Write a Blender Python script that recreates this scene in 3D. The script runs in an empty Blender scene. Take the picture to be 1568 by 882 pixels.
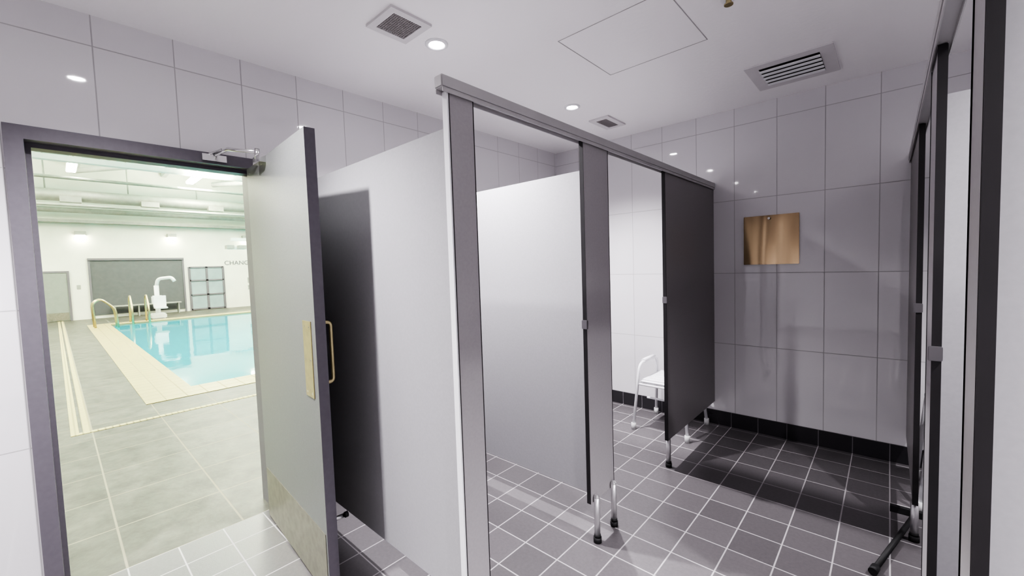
import bpy, bmesh, math
from mathutils import Vector, Matrix
sc=bpy.context.scene
COL=bpy.context.collection
sc.view_settings.look='AgX - High Contrast'
# ---------------------------------------------------------------- materials
def mat(name,col,rough=.5,metal=0,noise=0,nscale=8,bump=0,bscale=40,emit=None,es=0,spec=.5,coat=0,stretch=None):
    m=bpy.data.materials.new(name);m.use_nodes=True;nt=m.node_tree
    b=nt.nodes['Principled BSDF'];b.inputs['Base Color'].default_value=(*col,1)
    b.inputs['Roughness'].default_value=rough;b.inputs['Metallic'].default_value=metal
    b.inputs['Specular IOR Level'].default_value=spec;b.inputs['Coat Weight'].default_value=coat
    tc=nt.nodes.new('ShaderNodeTexCoord');vec=tc.outputs['Object']
    if stretch:
        mp=nt.nodes.new('ShaderNodeMapping');mp.inputs['Scale'].default_value=stretch;nt.links.new(vec,mp.inputs[0]);vec=mp.outputs[0]
    if noise:
        n=nt.nodes.new('ShaderNodeTexNoise');n.inputs['Scale'].default_value=nscale;n.inputs['Detail'].default_value=0 if stretch else 4
        nt.links.new(vec,n.inputs['Vector'])
        mr=nt.nodes.new('ShaderNodeMapRange');mr.inputs[1].default_value=.3;mr.inputs[2].default_value=.7
        mr.inputs[3].default_value=1-noise;mr.inputs[4].default_value=1+noise
        nt.links.new(n.outputs['Fac'],mr.inputs[0])
        mx=nt.nodes.new('ShaderNodeVectorMath');mx.operation='SCALE';mx.inputs[0].default_value=col
        nt.links.new(mr.outputs[0],mx.inputs['Scale']);nt.links.new(mx.outputs[0],b.inputs['Base Color'])
    if bump:
        n=nt.nodes.new('ShaderNodeTexNoise');n.inputs['Scale'].default_value=bscale;n.inputs['Detail'].default_value=0 if stretch else 3
        nt.links.new(vec,n.inputs['Vector'])
        bp=nt.nodes.new('ShaderNodeBump');bp.inputs['Strength'].default_value=bump;bp.inputs['Distance'].default_value=.01
        nt.links.new(n.outputs['Fac'],bp.inputs['Height']);nt.links.new(bp.outputs[0],b.inputs['Normal'])
    if emit:
        b.inputs['Emission Color'].default_value=(*emit,1);b.inputs['Emission Strength'].default_value=es
    return m
def tile_mat(name,axes,size,off,gw,tcol,gcol,rough,var=.03,nz=.0,nscale=10,bump=.0,bscale=3,grough=.8,spec=.5):
    m=bpy.data.materials.new(name);m.use_nodes=True;nt=m.node_tree;N=nt.nodes.new;Lk=nt.links.new
    b=nt.nodes['Principled BSDF'];b.inputs['Specular IOR Level'].default_value=spec
    tc=N('ShaderNodeTexCoord');sp=N('ShaderNodeSeparateXYZ');Lk(tc.outputs['Object'],sp.inputs[0])
    def M(op,a,bb=None,c=None):
        n=N('ShaderNodeMath');n.operation=op
        for i,v in enumerate((a,bb,c)):
            if v is None: continue
            if isinstance(v,(int,float)): n.inputs[i].default_value=v
            else: Lk(v,n.inputs[i])
        return n.outputs[0]
    ds=[];fl=[]
    for i in range(2):
        t=M('DIVIDE',M('SUBTRACT',sp.outputs[axes[i]],off[i]),size[i])
        fr=M('FRACT',t);fl.append(M('FLOOR',t))
        ds.append(M('MULTIPLY',M('MINIMUM',fr,M('SUBTRACT',1.0,fr)),size[i]))
    d=M('MINIMUM',ds[0],ds[1])
    mr=N('ShaderNodeMapRange');mr.inputs[1].default_value=gw*.35;mr.inputs[2].default_value=gw*.65;Lk(d,mr.inputs[0])
    cx=N('ShaderNodeCombineXYZ');Lk(fl[0],cx.inputs[0]);Lk(fl[1],cx.inputs[1])
    wn=N('ShaderNodeTexWhiteNoise');Lk(cx.outputs[0],wn.inputs['Vector'])
    k=M('ADD',M('MULTIPLY',wn.outputs['Value'],2*var),1-var)
    if nz:
        n=N('ShaderNodeTexNoise');n.inputs['Scale'].default_value=nscale;n.inputs['Detail'].default_value=7;n.inputs['Roughness'].default_value=.65;Lk(tc.outputs['Object'],n.inputs['Vector'])
        k=M('MULTIPLY',k,M('MAXIMUM',M('ADD',M('MULTIPLY',n.outputs['Fac'],2*nz),1-nz),.2))
    s=N('ShaderNodeVectorMath');s.operation='SCALE';s.inputs[0].default_value=tcol;Lk(k,s.inputs['Scale'])
    mx=N('ShaderNodeMix');mx.data_type='RGBA';Lk(mr.outputs[0],mx.inputs['Factor'])
    mx.inputs[6].default_value=(*gcol,1);Lk(s.outputs[0],mx.inputs[7]);Lk(mx.outputs[2],b.inputs['Base Color'])
    r=N('ShaderNodeMapRange');r.inputs[3].default_value=grough;r.inputs[4].default_value=rough;Lk(mr.outputs[0],r.inputs[0]);Lk(r.outputs[0],b.inputs['Roughness'])
    bp=N('ShaderNodeBump');bp.inputs['Strength'].default_value=.25;bp.inputs['Distance'].default_value=.001;Lk(mr.outputs[0],bp.inputs['Height'])
    if bump:
        n=N('ShaderNodeTexNoise');n.inputs['Scale'].default_value=bscale;n.inputs['Detail'].default_value=2;Lk(tc.outputs['Object'],n.inputs['Vector'])
        b2=N('ShaderNodeBump');b2.inputs['Strength'].default_value=bump;b2.inputs['Distance'].default_value=.01;Lk(n.outputs['Fac'],b2.inputs['Height']);Lk(b2.outputs[0],bp.inputs['Normal'])
    Lk(bp.outputs[0],b.inputs['Normal'])
    return m
WT=(.67,.655,.675);GR=(.40,.39,.40)
M_wallY=tile_mat('tile_white_left',(1,2),(.3,.6),(.4879,.1125),.005,WT,GR,.04,.015,bump=.04,bscale=2.5,spec=.9)
M_wallX=tile_mat('tile_white_far',(0,2),(.3,.6),(-.3515,.1125),.005,WT,GR,.04,.015,bump=.04,bscale=2.5,spec=.9)
M_floor=tile_mat('tile_floor_grey',(0,1),(.2,.2),(-2.78,.16),.006,(.116,.108,.113),(.42,.40,.41),.36,.10,nz=.25,nscale=60,bump=.05,bscale=150)
M_base=tile_mat('tile_baseboard',(0,1),(.2,.2),(-2.78,.16),.005,(.03,.028,.032),(.16,.15,.16),.35,.05)
M_deck=tile_mat('tile_deck_stone',(0,1),(.5,.5),(-2.78,.16),.010,(.080,.077,.066),(.24,.22,.17),.45,.12,nz=1.3,nscale=5.0,bump=.15,bscale=20,spec=.3)
M_ceil=mat('ceiling_paint',(.90,.88,.89),.55,bump=.12,bscale=35)
M_panel=mat('partition_laminate',(.38,.375,.39),.42,noise=.03,nscale=90)
M_pil=mat('pilaster_laminate',(.36,.345,.355),.42,noise=.03,nscale=90)
M_fpan=mat('front_panel_laminate',(.24,.225,.23),.45,noise=.03,nscale=90)
M_core=mat('laminate_core',(.02,.018,.02),.5,noise=.1)
M_alu=mat('aluminium',(.62,.61,.62),.35,.8,noise=.05)
M_rail=mat('headrail_anodised',(.46,.45,.455),.45,.2,noise=.04)
M_chrome=mat('chrome',(.75,.75,.75),.15,1,noise=.03)
M_keep=mat('latch_metal',(.25,.24,.25),.3,.8,noise=.03)
M_rub=mat('black_rubber',(.012,.012,.013),.6,noise=.1)
M_frame=mat('frame_paint',(.12,.11,.13),.45,noise=.05,nscale=50)
M_door=mat('door_paint',(.148,.153,.150),.42,noise=.06,nscale=120,bump=.05,bscale=200)
M_brass=mat('brushed_brass',(.50,.43,.25),.3,.9,noise=.12,nscale=30)
M_kick=mat('kick_plate_metal',(.27,.255,.215),.36,.8,noise=.15,nscale=25)
M_plate_refl=mat('stainless_painted_reflection',(.50,.37,.23),.10,1,noise=.3,nscale=4,bump=.5,bscale=3,stretch=(2.2,1,.3))  # brown-gold tone and vertical streaks imitate reflections on the steel
M_wp=mat('white_plastic',(.82,.82,.84),.35,noise=.02)
M_grille=mat('grille_white',(.66,.64,.65),.5,noise=.03)
M_duct_shade=mat('duct_shade_dark',(.04,.035,.035),.8,noise=.1)  # dark tone painted as the shade inside the ceiling ducts
M_vane=mat('grille_grey',(.30,.28,.28),.5,noise=.05)
M_lamp=mat('lamp_lens',(1,1,1),.4,noise=.01,emit=(1,.97,1),es=120)
# ---------------------------------------------------------------- helpers
def obj(name,bm,mats,parent=None,smooth=False):
    me=bpy.data.meshes.new(name);bm.normal_update();bm.to_mesh(me);bm.free()
    if not isinstance(mats,(list,tuple)): mats=[mats]
    for m in mats: me.materials.append(m)
    if smooth:
        for p in me.polygons: p.use_smooth=True
    o=bpy.data.objects.new(name,me);COL.objects.link(o)
    if parent: o.parent=parent
    return o
def addbox(bm,x0,x1,y0,y1,z0,z1,mi=0):
    r=bmesh.ops.create_cube(bm,size=1)
    for v in r['verts']:
        v.co=Vector(((x0+x1)/2+v.co.x*(x1-x0),(y0+y1)/2+v.co.y*(y1-y0),(z0+z1)/2+v.co.z*(z1-z0)))
    fs=set(f for v in r['verts'] for f in v.link_faces)
    for f in fs: f.material_index=mi
    return r['verts'],fs
def box(name,x0,x1,y0,y1,z0,z1,m,parent=None,bev=0):
    bm=bmesh.new();addbox(bm,x0,x1,y0,y1,z0,z1)
    if bev: bmesh.ops.bevel(bm,geom=bm.edges[:],offset=bev,segments=2,affect='EDGES')
    return obj(name,bm,m,parent)
def boxes(name,L,m,parent=None):
    bm=bmesh.new()
    for q in L: addbox(bm,*q)
    return obj(name,bm,m,parent)
def addtube(bm,pts,r,seg=12,mi=0,bend=0.0):
    P=[Vector(p) for p in pts]
    if bend:
        Q=[P[0]]
        for i in range(1,len(P)-1):
            a=(P[i-1]-P[i]);c=(P[i+1]-P[i]);k=min(bend,a.length*.49,c.length*.49)
            A=P[i]+a.normalized()*k;Cc=P[i]+c.normalized()*k
            for j in range(7):
                t=j/6;Q.append(A*(1-t)**2+P[i]*2*t*(1-t)+Cc*t*t)
        Q.append(P[-1]);P=Q
    rings=[];n=None
    for i,p in enumerate(P):
        t=((P[min(i+1,len(P)-1)]-P[max(i-1,0)])).normalized()
        if n is None:
            n=t.orthogonal().normalized()
        else: n=(n-t*n.dot(t)).normalized()
        b=t.cross(n)
        rings.append([bm.verts.new(p+(n*math.cos(2*math.pi*j/seg)+b*math.sin(2*math.pi*j/seg))*r) for j in range(seg)])
    fs=[]
    for i in range(len(rings)-1):
        for j in range(seg):
            fs.append(bm.faces.new((rings[i][j],rings[i][(j+1)%seg],rings[i+1][(j+1)%seg],rings[i+1][j])))
    for f in fs: f.smooth=True
    fs.append(bm.faces.new(rings[0][::-1]));fs.append(bm.faces.new(rings[-1]))
    for f in fs: f.material_index=mi
def tube(name,pts,r,m,parent=None,seg=12,bend=0):
    bm=bmesh.new();addtube(bm,pts,r,seg,0,bend);return obj(name,bm,m,parent)
def empty(name,loc=(0,0,0)):
    e=bpy.data.objects.new(name,None);e.empty_display_size=.1;COL.objects.link(e);e.location=loc;return e
XL=-2.747;YF=3.814;C=2.654;XR=1.82;YB=-2.6
# ---------------------------------------------------------------- room shell
box('floor',XL-.033,XR+.2,YB-.2,YF+.2,-.15,0,M_floor)
boxes('wall_left',[(XL-.2,XL,YB-.2,-.10,0,6.2),(XL-.2,XL,.87,YF+.2,0,6.2),(XL-.2,XL,-.10,.87,2.095,6.2)],M_wallY)
box('wall_far',XL,XR+.2,YF,YF+.2,0,C+.15,M_wallX)
box('wall_right',XR,XR+.2,YB-.2,YF,0,C+.15,M_wallY)
box('wall_back',XL,XR,YB-.2,YB,0,C+.15,M_wallX)
box('ceiling',XL,XR,YB,YF,C,C+.15,M_ceil)
box('baseboard_far',XL,XR,YF-.012,YF,0,.122,M_base)
box('baseboard_left',XL,XL+.012,.89,YF-.012,0,.122,M_base)
box('baseboard_right',XR-.012,XR,YB,YF-.012,0,.122,M_base)
# ---------------------------------------------------------------- door frame, door leaf
boxes('trim_door_frame',[(XL-.21,XL+.022,-.105,-.048,0,2.098),(XL-.21,XL+.022,.818,.875,0,2.098),(XL-.21,XL+.022,-.048,.818,2.040,2.098),
    (XL-.12,XL-.05,-.048,-.030,0,2.04),(XL-.12,XL-.05,-.03,.818,2.022,2.04)],M_frame)
door=empty('door_1',(XL+.03,.80,0))
Ld=.945
dn=math.atan2(.745-.80,-1.79-(XL+.03))
door.rotation_euler=(0,0,dn)
bm=bmesh.new();addbox(bm,0,Ld,-.022,.022,.008,2.03)
bm.normal_update()
for f in bm.faces: f.material_index=1 if abs(f.normal.x)>.5 else 0
obj('leaf',bm,[M_door,M_frame],door)
box('kick_plate',.02,Ld-.015,-.0245,-.0222,.012,.30,M_kick,door)
box('kick_plate_back',.02,Ld-.015,.0222,.0245,.012,.30,M_kick,door)
box('push_plate',Ld-.145,Ld-.045,-.0255,-.0222,.89,1.225,M_brass,door,.001)
bm=bmesh.new()
for i in range(6):
    addtube(bm,[(Ld-.125+.06*(i%2),-.0262,.91+.145*(i//2)),(Ld-.125+.06*(i%2),-.0254,.91+.145*(i//2))],.004,8)
obj('push_plate_screws',bm,M_chrome,door)
tube('pull_handle',[(Ld-.09,.022,.94),(Ld-.09,.075,.94),(Ld-.09,.075,1.21),(Ld-.09,.022,1.21)],.009,M_brass,door,bend=.02)
bm=bmesh.new();addtube(bm,[(Ld-.10,.022,.30),(Ld-.10,.095,.30)],.010,10);addtube(bm,[(Ld-.10,.095,.30),(Ld-.10,.11,.30)],.013,10,1)
obj('door_stop',bm,[M_chrome,M_rub],door)
bm=bmesh.new()
for z in (.25,1.0,1.8): addtube(bm,[(-.012,.0,z-.05),(-.012,.0,z+.05)],.009,10)
obj('hinges',bm,M_chrome,door)
def toL(x,y,z):
    c,s=math.cos(-dn),math.sin(-dn);dx,dy=x-(XL+.03),y-.80
    return (c*dx-s*dy,s*dx+c*dy,z)
bm=bmesh.new();addbox(bm,XL+.022,XL+.045,.57,.68,2.05,2.085)
addtube(bm,[(XL+.05,.63,2.085),(XL+.17,.655,2.093),(XL+.36,.735,2.055)],.009,8)
addtube(bm,[(XL+.045,.60,2.083),(XL+.045,.66,2.12),(XL+.06,.64,2.09)],.006,8)
addtube(bm,[(XL+.36,.735,2.02),(XL+.36,.735,2.07)],.012,10)
addbox(bm,XL+.32,XL+.42,.725,.757,1.995,2.03)
for v in bm.verts: v.co=Vector(toL(*v.co))
obj('door_closer_arm',bm,M_chrome,door)
# ---------------------------------------------------------------- cubicle partitions
def leg(name,x,y,ztop,par):
    bm=bmesh.new();addtube(bm,[(x,y,.03),(x,y,ztop)],.0155,14)
    addtube(bm,[(x,y,.0),(x,y,.028)],.021,14,1);addtube(bm,[(x,y,.028),(x,y,.042)],.0175,14,1)
    if ztop>.21:
        for i in range(4):
            a=i*math.pi/8;b=(i+1)*math.pi/8
            addtube(bm,[(x,y,ztop+.0155*math.sin(a)),(x,y,ztop+.0155*math.sin(b))],.0155*math.cos((a+b)/2),14)
    return obj(name,bm,[M_alu,M_rub],par)
def row(xf,s,wallx):
    e=empty('shower_cubicle_partition')
    def X(d): return xf+s*d
    def pan(n,a,b,y0,y1,z0,z1,m):
        x0,x1=sorted((X(a),X(b)));bm=bmesh.new();addbox(bm,x0,x1,y0,y1,z0,z1);bm.normal_update()
        for f in bm.faces: f.material_index=0 if (abs(f.normal.y)>.5 if abs(x1-x0)>.1 else abs(f.normal.x)>.5) else 1
        obj(n,bm,[m,M_core],e)
    pan('pilaster_1',0,.018,.938,1.046,.207,2.033,M_pil)
    pan('pilaster_2',0,.018,1.770,2.008,.207,2.033,M_pil)
    pan('front_panel',0,.018,2.773,YF-.002,.197,2.033,M_fpan)
    D=abs(wallx-xf)-.002
    pan('side_panel_1',.020,D,.985 if s<0 else .945,1.003 if s<0 else .963,.15,1.94 if s<0 else 2.03,M_panel)
    pan('side_panel_2',.020,D,1.885,1.903,.19,1.92,M_panel)
    bm=bmesh.new()
    x0,x1=sorted((X(-.012),X(.030)))
    addbox(bm,x0,x1,.90,YF-.002,2.036,2.078)
    bmesh.ops.bevel(bm,geom=bm.edges[:],offset=.004,segments=2,affect='EDGES')
    for xx in (X(-.010),X(.026)):
        addbox(bm,min(xx,xx+s*.003),max(xx,xx+s*.003),.905,YF-.002,2.022,2.036)
    obj('headrail',bm,M_rail,e)
    x0,x1=sorted((X(.0005),X(.026 if s<0 else .019)))
    box('edge_channel',x0,x1,.930,.9375,.207,2.033,M_wp if s<0 else M_core,e)
    L=[]
    x0,x1=sorted((X(-.002),X(.020)));L.append((x0,x1,2.766,2.7725,.197,2.033))
    for y0 in (1.768,2.0095,1.0475,.9375 if s<0 else 1.0475): L.append((x0,x1,y0-.0012,y0+.0012,.207,2.033))
    boxes('edge_trims',L,M_core,e)
    leg('leg_1',X(.009),.99,.206,e);leg('leg_2',X(-.0165),1.80,.235,e);leg('leg_3',X(-.0165),1.975,.235,e);leg('leg_4',X(.009),2.80,.196,e)
    for i,(y,z) in enumerate(((1.775,1.13),(2.775,1.17))):
        x0,x1=sorted((X(-.010),X(.022)));box('latch_keep_%d'%(i+1),x0,x1,y-.018,y-.006,z-.022,z+.022,M_keep,e,.002)
    for y in (.994,1.894):
        for z in (.4,1.05,1.7):
            a,b=sorted((X(D-.03),X(D)));box('bracket',a,b,y+.0095,y+.022,z-.025,z+.025,M_chrome,e)
    return e
row(-1.1125,-1,XL);row(.100,1,XR)
# ---------------------------------------------------------------- shower chairs
M_tip=mat('rubber_tip_grey',(.5,.5,.5),.6,noise=.05)
def chair(x0,x1,y0,y1):
    cx,cy=(x0+x1)/2,(y0+y1)/2
    e=empty('shower_chair');bm=bmesh.new();ZA=.565
    for x in (x0,x1):
        sx=1 if x<cx else -1
        a=x+sx*.04
        addtube(bm,[(x,y0,.03),(a,y0+.05,ZA),(a,y1-.06,ZA),(x,y1,.03)],.0125,12,0,.07)
        addtube(bm,[(a,y0+.04,.39),(a,y1-.04,.39)],.011,10)
        addtube(bm,[(a,y0+.12,ZA+.012),(a,y1-.13,ZA+.012)],.018,10)
    for y in (y0+.04,y1-.04):
        addtube(bm,[(x0+.03,y,.39),(x1-.03,y,.39)],.011,10)
    addtube(bm,[(x0+.02,cy,.22),(x1-.02,cy,.22)],.009,10)
    for x in (x0,x1):
        for y in (y0,y1): addtube(bm,[(x,y,0),(x,y,.055)],.02,12,1)
    obj('frame',bm,[M_wp,M_tip],e)
    bm=bmesh.new();vs,_=addbox(bm,x0+.05,x1-.05,y0+.03,y1-.03,.402,.435)
    bmesh.ops.bevel(bm,geom=bm.edges[:],offset=.014,segments=3,affect='EDGES')
    for i in range(5): addbox(bm,x0+.09,x1-.09,y0+.09+i*.07,y0+.10+i*.07,.433,.439)
    obj('seat',bm,M_wp,e)
chair(-1.61,-1.16,3.27,3.74);chair(.145,.60,3.15,3.62)
bm=bmesh.new();addtube(bm,[(-.03,2.41,.016),(.12,3.05,.020)],.0115,12);addtube(bm,[(-.038,2.375,.018),(-.028,2.42,.018)],.017,12)
addbox(bm,.02,.30,3.05,3.075,.0,.035);obj('floor_squeegee',bm,M_rub)
# ---------------------------------------------------------------- ceiling fittings
def downlight(x,y,e=370,ang=126):
    d=empty('recessed_downlight')
    bm=bmesh.new();n=32
    prof=[(.050,C-.001),(.062,C-.001),(.062,C-.006),(.050,C-.012),(.040,C-.004),(.036,C-.002)]
    rings=[[bm.verts.new((x+r*math.cos(2*math.pi*j/n),y+r*math.sin(2*math.pi*j/n),z)) for j in range(n)] for r,z in prof]
    for i in range(len(rings)-1):
        for j in range(n): bm.faces.new((rings[i][j],rings[i][(j+1)%n],rings[i+1][(j+1)%n],rings[i+1][j]))
    obj('trim_ring',bm,M_wp,d,True)
    bm=bmesh.new();bmesh.ops.create_circle(bm,cap_ends=True,segments=24,radius=.037,matrix=Matrix.Translation((x,y,C-.003)))
    obj('lens',bm,M_lamp,d)
    l=bpy.data.lights.new('downlight_lamp','SPOT');l.energy=e;l.spot_size=math.radians(ang);l.spot_blend=1.0
    l.shadow_soft_size=.03;l.color=(.995,.965,1)
    o=bpy.data.objects.new('downlight_lamp',l);COL.objects.link(o);o.location=(x,y,C-.02);o.parent=d
for y in (-1.14,.17,1.48,2.79):
    downlight(-1.84,y)
    downlight(.95,y,200 if y>2 else 330,108 if y>2 else 124)
def grille(name,x0,x1,y0,y1,nx,ny,fw):
    e=empty(name)
    boxes('frame',[(x0,x1,y0,y0+fw,C-.012,C),(x0,x1,y1-fw,y1,C-.012,C),(x0,x0+fw,y0+fw,y1-fw,C-.012,C),(x1-fw,x1,y0+fw,y1-fw,C-.012,C)],M_grille,e)
    box('duct_shade_sheet',x0+fw,x1-fw,y0+fw,y1-fw,C-.003,C-.001,M_duct_shade,e)  # flat dark sheet stands in for shade inside the opening
    L=[]
    for i in range(1,nx): 
        x=x0+fw+(x1-x0-2*fw)*i/nx;L.append((x-.002,x+.002,y0+fw,y1-fw,C-.010,C-.003))
    for i in range(1,ny):
        y=y0+fw+(y1-y0-2*fw)*i/ny;L.append((x0+fw,x1-fw,y-.002,y+.002,C-.009,C-.003))
    boxes('mesh',L,M_vane,e)
grille('ceiling_exhaust_grille',-1.94,-1.71,1.12,1.35,14,14,.035)
grille('ceiling_exhaust_grille',-1.92,-1.735,3.16,3.47,9,14,.045)
dif=empty('ceiling_air_diffuser')
x0,x1,y0,y1=-.71,-.25,3.07,3.54
fw=.07
boxes('frame',[(x0,x1,y0,y0+fw,C-.010,C),(x0,x1,y1-fw,y1,C-.010,C),(x0,x0+fw,y0+fw,y1-fw,C-.010,C),(x1-fw,x1,y0+fw,y1-fw,C-.010,C)],M_grille,dif)
box('duct_shade_sheet',x0+fw,x1-fw,y0+fw,y1-fw,C-.003,C-.001,M_duct_shade,dif)  # thin dark sheet painted as shade behind the vanes
bm=bmesh.new()
for i in range(5):
    y=y0+fw+.035+i*.064
    vs,_=addbox(bm,x0+fw,x1-fw,y-.017,y+.017,-.003,.003)
    bmesh.ops.rotate(bm,verts=vs,cent=(0,y,0),matrix=Matrix.Rotation(math.radians(4),3,'X'))
    bmesh.ops.translate(bm,verts=vs,vec=(0,0,C-.018))
obj('vanes',bm,M_wp,dif)
boxes('ceiling_access_panel',[(-1.36,-.76,1.935,1.939,C-.0015,C),(-1.36,-.76,2.515,2.519,C-.0015,C),(-1.36,-1.356,1.94,2.515,C-.0015,C),(-.764,-.76,1.94,2.515,C-.0015,C)],mat('panel_joint',(.4,.39,.39),.7,noise=.05))
bm=bmesh.new();addtube(bm,[(-.57,2.20,C),(-.57,2.20,C-.008)],.035,24);addtube(bm,[(-.57,2.20,C-.008),(-.57,2.20,C-.03)],.012,12,1)
addtube(bm,[(-.57,2.20,C-.03),(-.57,2.20,C-.034)],.02,16,1);obj('fire_sprinkler',bm,[M_wp,M_brass])
pl=empty('metal_wall_plate')
box('plate',-.88,-.505,YF-.014,YF,1.38,1.765,M_plate_refl,pl,.002)
bm=bmesh.new();addtube(bm,[(-.70,YF-.014,1.74),(-.70,YF-.03,1.74)],.005,10);addtube(bm,[(-.70,YF-.03,1.74),(-.70,YF-.033,1.74)],.009,14)
obj('hook',bm,M_chrome,pl)
# ---------------------------------------------------------------- pool hall
PX=-21.5;PC=5.6
M_pw=mat('pool_wall_paint',(.82,.82,.72),.6,noise=.04,nscale=2)
M_pc=mat('pool_ceiling_panel',(.50,.70,.64),.5,noise=.06,nscale=1)
M_rim=tile_mat('pool_rim_tile',(0,1),(.2,.2),(0,0),.012,(.40,.34,.145),(.25,.215,.11),.4,.05)
M_grate=tile_mat('drain_grate_tile',(0,1),(.05,.05),(0,0),.012,(.46,.40,.18),(.26,.23,.12),.5,.03)
M_water=mat('pool_water',(.0,.27,.37),.04,bump=.25,bscale=2.2,spec=.22)
M_steel=mat('roof_steel_white',(.85,.86,.82),.5,noise=.03)
M_duct=mat('duct_grey',(.34,.35,.31),.5,.3,noise=.1)
M_dkpan=mat('flat_panel_dark',(.075,.078,.085),.5,noise=.08)
M_gdoor=mat('door_grey_green',(.20,.22,.20),.5,noise=.05)
M_glass=mat('door_glass',(.28,.36,.38),.1,noise=.1,nscale=2)
M_tube=mat('lamp_tube',(1,1,1),.4,noise=.01,emit=(1,.96,.82),es=40)
M_flood=mat('flood_lens',(1,1,1),.4,noise=.01,emit=(1,.95,.7),es=80)
rx0,ry0,wx0,wy0=-6.2,.62,-6.72,1.12
rx1,wx1=-18.6,-18.0;YT=20
boxes('floor_pool_deck',[(rx0,XL-.034,-8,YT,-.15,0),(PX,rx0,-8,ry0,-.15,0),(PX,rx1,ry0,YT,-.15,0)],M_deck)
pool=empty('swimming_pool')
boxes('rim',[(wx0,rx0,ry0,YT,-.15,.006),(rx1,wx0,ry0,wy0,-.15,.006),(rx1,wx1,wy0,YT,-.15,.006)],M_rim,pool)
box('water',wx1,wx0,wy0,YT,-.14,-.035,M_water,pool)
boxes('floor_drain_channel',[(-5.60,-5.53,.02,YT,0,.004),(PX,-5.60,.02,.075,0,.004),(PX,-5.60,.10,.155,0,.004)],M_grate)
box('wall_pool_far',PX-.2,PX,-8,YT,0,PC,M_pw);box('wall_pool_left',PX,XL-.2,-8.2,-8,0,PC,M_pw);box('wall_pool_right',PX,XL-.2,YT,YT+.2,0,PC,M_pw)
box('ceiling_pool',PX,XL-.2,-8,YT,PC,PC+.1,M_pc)
bm=bmesh.new()
for x in (-5,-9,-13,-17):
    addbox(bm,x-.12,x+.12,-7.95,YT-.05,4.73,4.87);addbox(bm,x-.08,x+.08,-7.95,YT-.05,5.42,5.5)
    y=-7.5;k=0
    while y<19:
        a=(x,y,4.82 if k%2 else 5.45);b=(x,y+.8,5.45 if k%2 else 4.82);addtube(bm,[a,b],.045,6);y+=.8;k+=1
for y in (-4,-1.6,.8,3.2,5.6,8,10.4): addbox(bm,PX+.05,XL-.25,y-.07,y+.07,5.40,5.58)
for x in (-7,-11,-15,-19):
    for y in (-2,2,6,10): addtube(bm,[(x-1.9,y-1.3,5.2),(x+1.9,y+1.3,5.2)],.10,8)
obj('roof_truss',bm,M_steel)
bm=bmesh.new();addtube(bm,[(PX+1.2,-7.9,4.25),(PX+1.2,YT-.1,4.25)],.20,20);addtube(bm,[(PX+1.9,-7.9,3.85),(PX+1.9,YT-.1,3.85)],.05,10)
addtube(bm,[(PX+2.6,-7.9,4.6),(PX+2.6,YT-.1,4.6)],.05,10);addtube(bm,[(PX+.5,-7.9,3.85),(PX+.5,YT-.1,3.85)],.09,10)
for y in range(-6,12,2): addtube(bm,[(PX+1.2,y,4.4),(PX+1.2,y,PC-.001)],.02,6);addbox(bm,PX+1.30,PX+1.55,y+.3,y+.8,4.0,4.18)
obj('air_duct',bm,M_duct,smooth=False)
box('trim_bulkhead',PX+.001,PX+.35,-7.99,YT-.01,3.45,3.55,M_duct)
for x in (-5.0,-8.5,-12,-15.5,-19):
    for y in (-2.5,.6,3.7,6.8,9.9):
        e=empty('ceiling_batten_light');box('housing',x-.75,x+.75,y-.12,y+.12,4.95,5.03,M_steel,e);box('tube',x-.72,x+.72,y-.10,y+.10,4.93,4.95,M_tube,e)
        bm=bmesh.new()
        for dx in (-.6,.6): addtube(bm,[(x+dx,y,5.03),(x+dx,y,PC-.001)],.008,6)
        obj('hanger_rods',bm,M_steel,e)
for x in (-6,-12,-18):
    for y in (-2.5,3.7,10):
        for up in (0,1):  # down: light of the battens; up: added fill to brighten the roof
            l=bpy.data.lights.new('pool_batten_and_fill_lamp','AREA');l.shape='RECTANGLE';l.size=3;l.size_y=1;l.energy=800 if up else (230 if x>-8 else 360);l.color=(1,.955,.74)
            o=bpy.data.objects.new('pool_batten_and_fill_lamp',l);COL.objects.link(o);o.location=(x,y,4.65)
            if up: o.rotation_euler=(math.pi,0,0)
for i,y in enumerate((.75,3.3,5.9)):
    e=empty('wall_floodlight');box('head',PX+.05,PX+.22,y-.14,y+.14,3.02,3.16,M_duct,e);box('lens',PX+.10,PX+.23,y-.12,y+.12,2.98,3.02,M_flood,e)
    box('arm',PX,PX+.05,y-.03,y+.03,3.05,3.12,M_duct,e)
sh=empty('roller_shutter')
box('curtain',PX+.002,PX+.03,.93,3.58,.12,2.12,M_dkpan,sh)
boxes('guides',[(PX+.002,PX+.06,.87,.93,0,2.2),(PX+.002,PX+.06,3.58,3.64,0,2.2),(PX+.002,PX+.08,.87,3.64,2.12,2.2)],M_frame,sh)
d2=empty('door_2');box('leaf',PX+.002,PX+.04,-.32,.33,.02,1.70,M_gdoor,d2);box('kick_plate',PX+.04,PX+.045,-.30,.31,.03,.3,M_kick,d2)
boxes('frame',[(PX+.002,PX+.06,-.38,-.32,0,1.76),(PX+.002,PX+.06,.33,.39,0,1.76),(PX+.002,PX+.06,-.32,.33,1.70,1.76)],M_frame,d2)
d3=empty('door_3')
box('glass',PX+.002,PX+.02,3.80,4.98,.05,1.78,M_glass,d3)
L=[(PX+.002,PX+.05,y-.04,y+.04,0,1.82) for y in (3.80,4.39,4.98)]+[(PX+.002,PX+.05,3.8,4.98,z-.03,z+.03) for z in (.05,.65,1.25,1.80)]
boxes('frame',L,M_frame,d3)
be=empty('poolside_bench')
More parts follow.
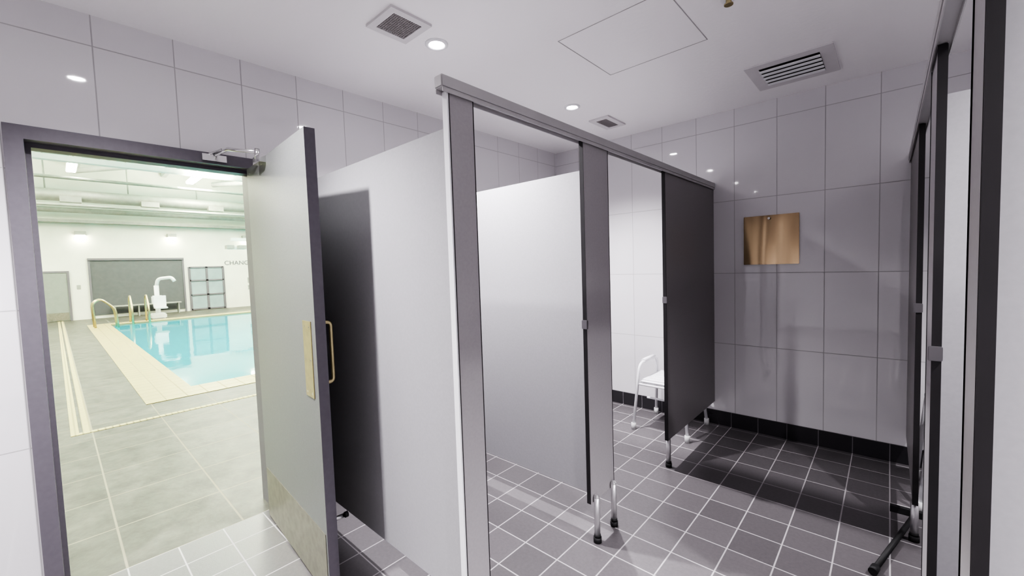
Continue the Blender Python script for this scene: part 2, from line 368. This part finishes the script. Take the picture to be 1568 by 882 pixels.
boxes('seat',[(PX+.15,PX+.5,1.4,3.4,.40,.44)],M_duct,be);boxes('legs',[(PX+.2,PX+.45,y,y+.04,0,.40) for y in (1.45,2.1,2.7,3.3)],M_duct,be)
tx=bpy.data.curves.new('t','FONT');tx.body='CHANGING PLACES';tx.size=.26;tx.extrude=.006
o=bpy.data.objects.new('wall_lettering',tx);COL.objects.link(o);o.location=(PX+.008,5.05,1.88);o.rotation_euler=(math.pi/2,0,math.pi/2);tx.materials.append(M_frame)
no=empty('notice_boards');box('sheet_1',PX,PX+.01,5.9,6.1,1.05,1.3,M_duct,no);box('sheet_2',PX,PX+.01,5.9,6.1,.75,.95,M_duct,no)
box('wall_socket_plate',PX,PX+.012,.55,.65,1.1,1.25,M_duct)
def ladder(pts,sep):
    e=empty('pool_ladder_rail')
    for i in (0,1):
        tube('rail_%d'%(i+1),[(a+sep[0]*i,b+sep[1]*i,c) for a,b,c in pts],.028,M_brass,e,bend=.15)
ladder([(-17.7,.75,.006),(-17.7,.72,.72),(-17.7,.9,.86),(-17.7,1.2,.55),(-17.7,1.25,-.12)],(.45,0))
ladder([(-18.4,1.62,.006),(-18.4,1.62,.75),(-18.15,1.62,.9),(-17.75,1.62,.55),(-17.7,1.62,-.12)],(0,.4))
pf=empty('pool_lift')
X0,Y0=-18.95,2.40
box('base',X0-.25,X0+.25,Y0-.2,Y0+.2,.0,.18,M_wp,pf,.03)
tube('mast',[(X0,Y0,.15),(X0,Y0,1.15)],.07,M_wp,pf)
box('battery',X0-.1,X0+.1,Y0-.15,Y0+.15,.5,.8,M_wp,pf,.03)
tube('boom',[(X0,Y0,1.1),(X0+.05,Y0+.05,1.38),(X0+.35,Y0+.38,1.42),(X0+.40,Y0+.45,1.28)],.055,M_wp,pf,bend=.12)
box('seat',X0+.25,X0+.6,Y0-.15,Y0+.2,.36,.42,M_wp,pf,.02);box('seat_back',X0+.25,X0+.29,Y0-.15,Y0+.2,.42,.80,M_wp,pf,.01)
tube('seat_hanger',[(X0+.02,Y0,.6),(X0+.27,Y0,.6)],.03,M_wp,pf)
hp=empty('suspended_platform_frame')
boxes('frame',[(-16.1,-16.0,4.9,5.0,2.6,PC-.001),(-16.1,-16.0,5.9,6.0,2.6,PC-.001),(-16.1,-16.0,4.0,7.0,2.55,2.65),(-16.6,-16.5,4.0,7.0,2.3,2.4)],M_steel,hp)
boxes('boards',[(-16.4,-16.1,3.9+.35*i,4.1+.35*i,2.3,2.42) for i in range(8)],M_duct,hp)
# ---------------------------------------------------------------- world & camera
w=bpy.data.worlds.new('w');sc.world=w;w.use_nodes=True;w.node_tree.nodes['Background'].inputs[0].default_value=(.5,.5,.52,1);w.node_tree.nodes['Background'].inputs[1].default_value=.02
f,ya,p,r,h=636.41,math.radians(42.2445),math.radians(3.0651),math.radians(1.8721),1.4348
F=Vector((-math.sin(ya)*math.cos(p),math.cos(ya)*math.cos(p),-math.sin(p)))
R0=Vector((math.cos(ya),math.sin(ya),0));U0=R0.cross(F)
R=math.cos(r)*R0-math.sin(r)*U0;U=math.cos(r)*U0+math.sin(r)*R0
cd=bpy.data.cameras.new('camera');cd.lens=f/1568*36;cd.sensor_width=36;cd.clip_start=.02
cam=bpy.data.objects.new('camera',cd);COL.objects.link(cam)
m=Matrix(((R.x,U.x,-F.x,0),(R.y,U.y,-F.y,0),(R.z,U.z,-F.z,h),(0,0,0,1)));cam.matrix_world=m
sc.camera=cam
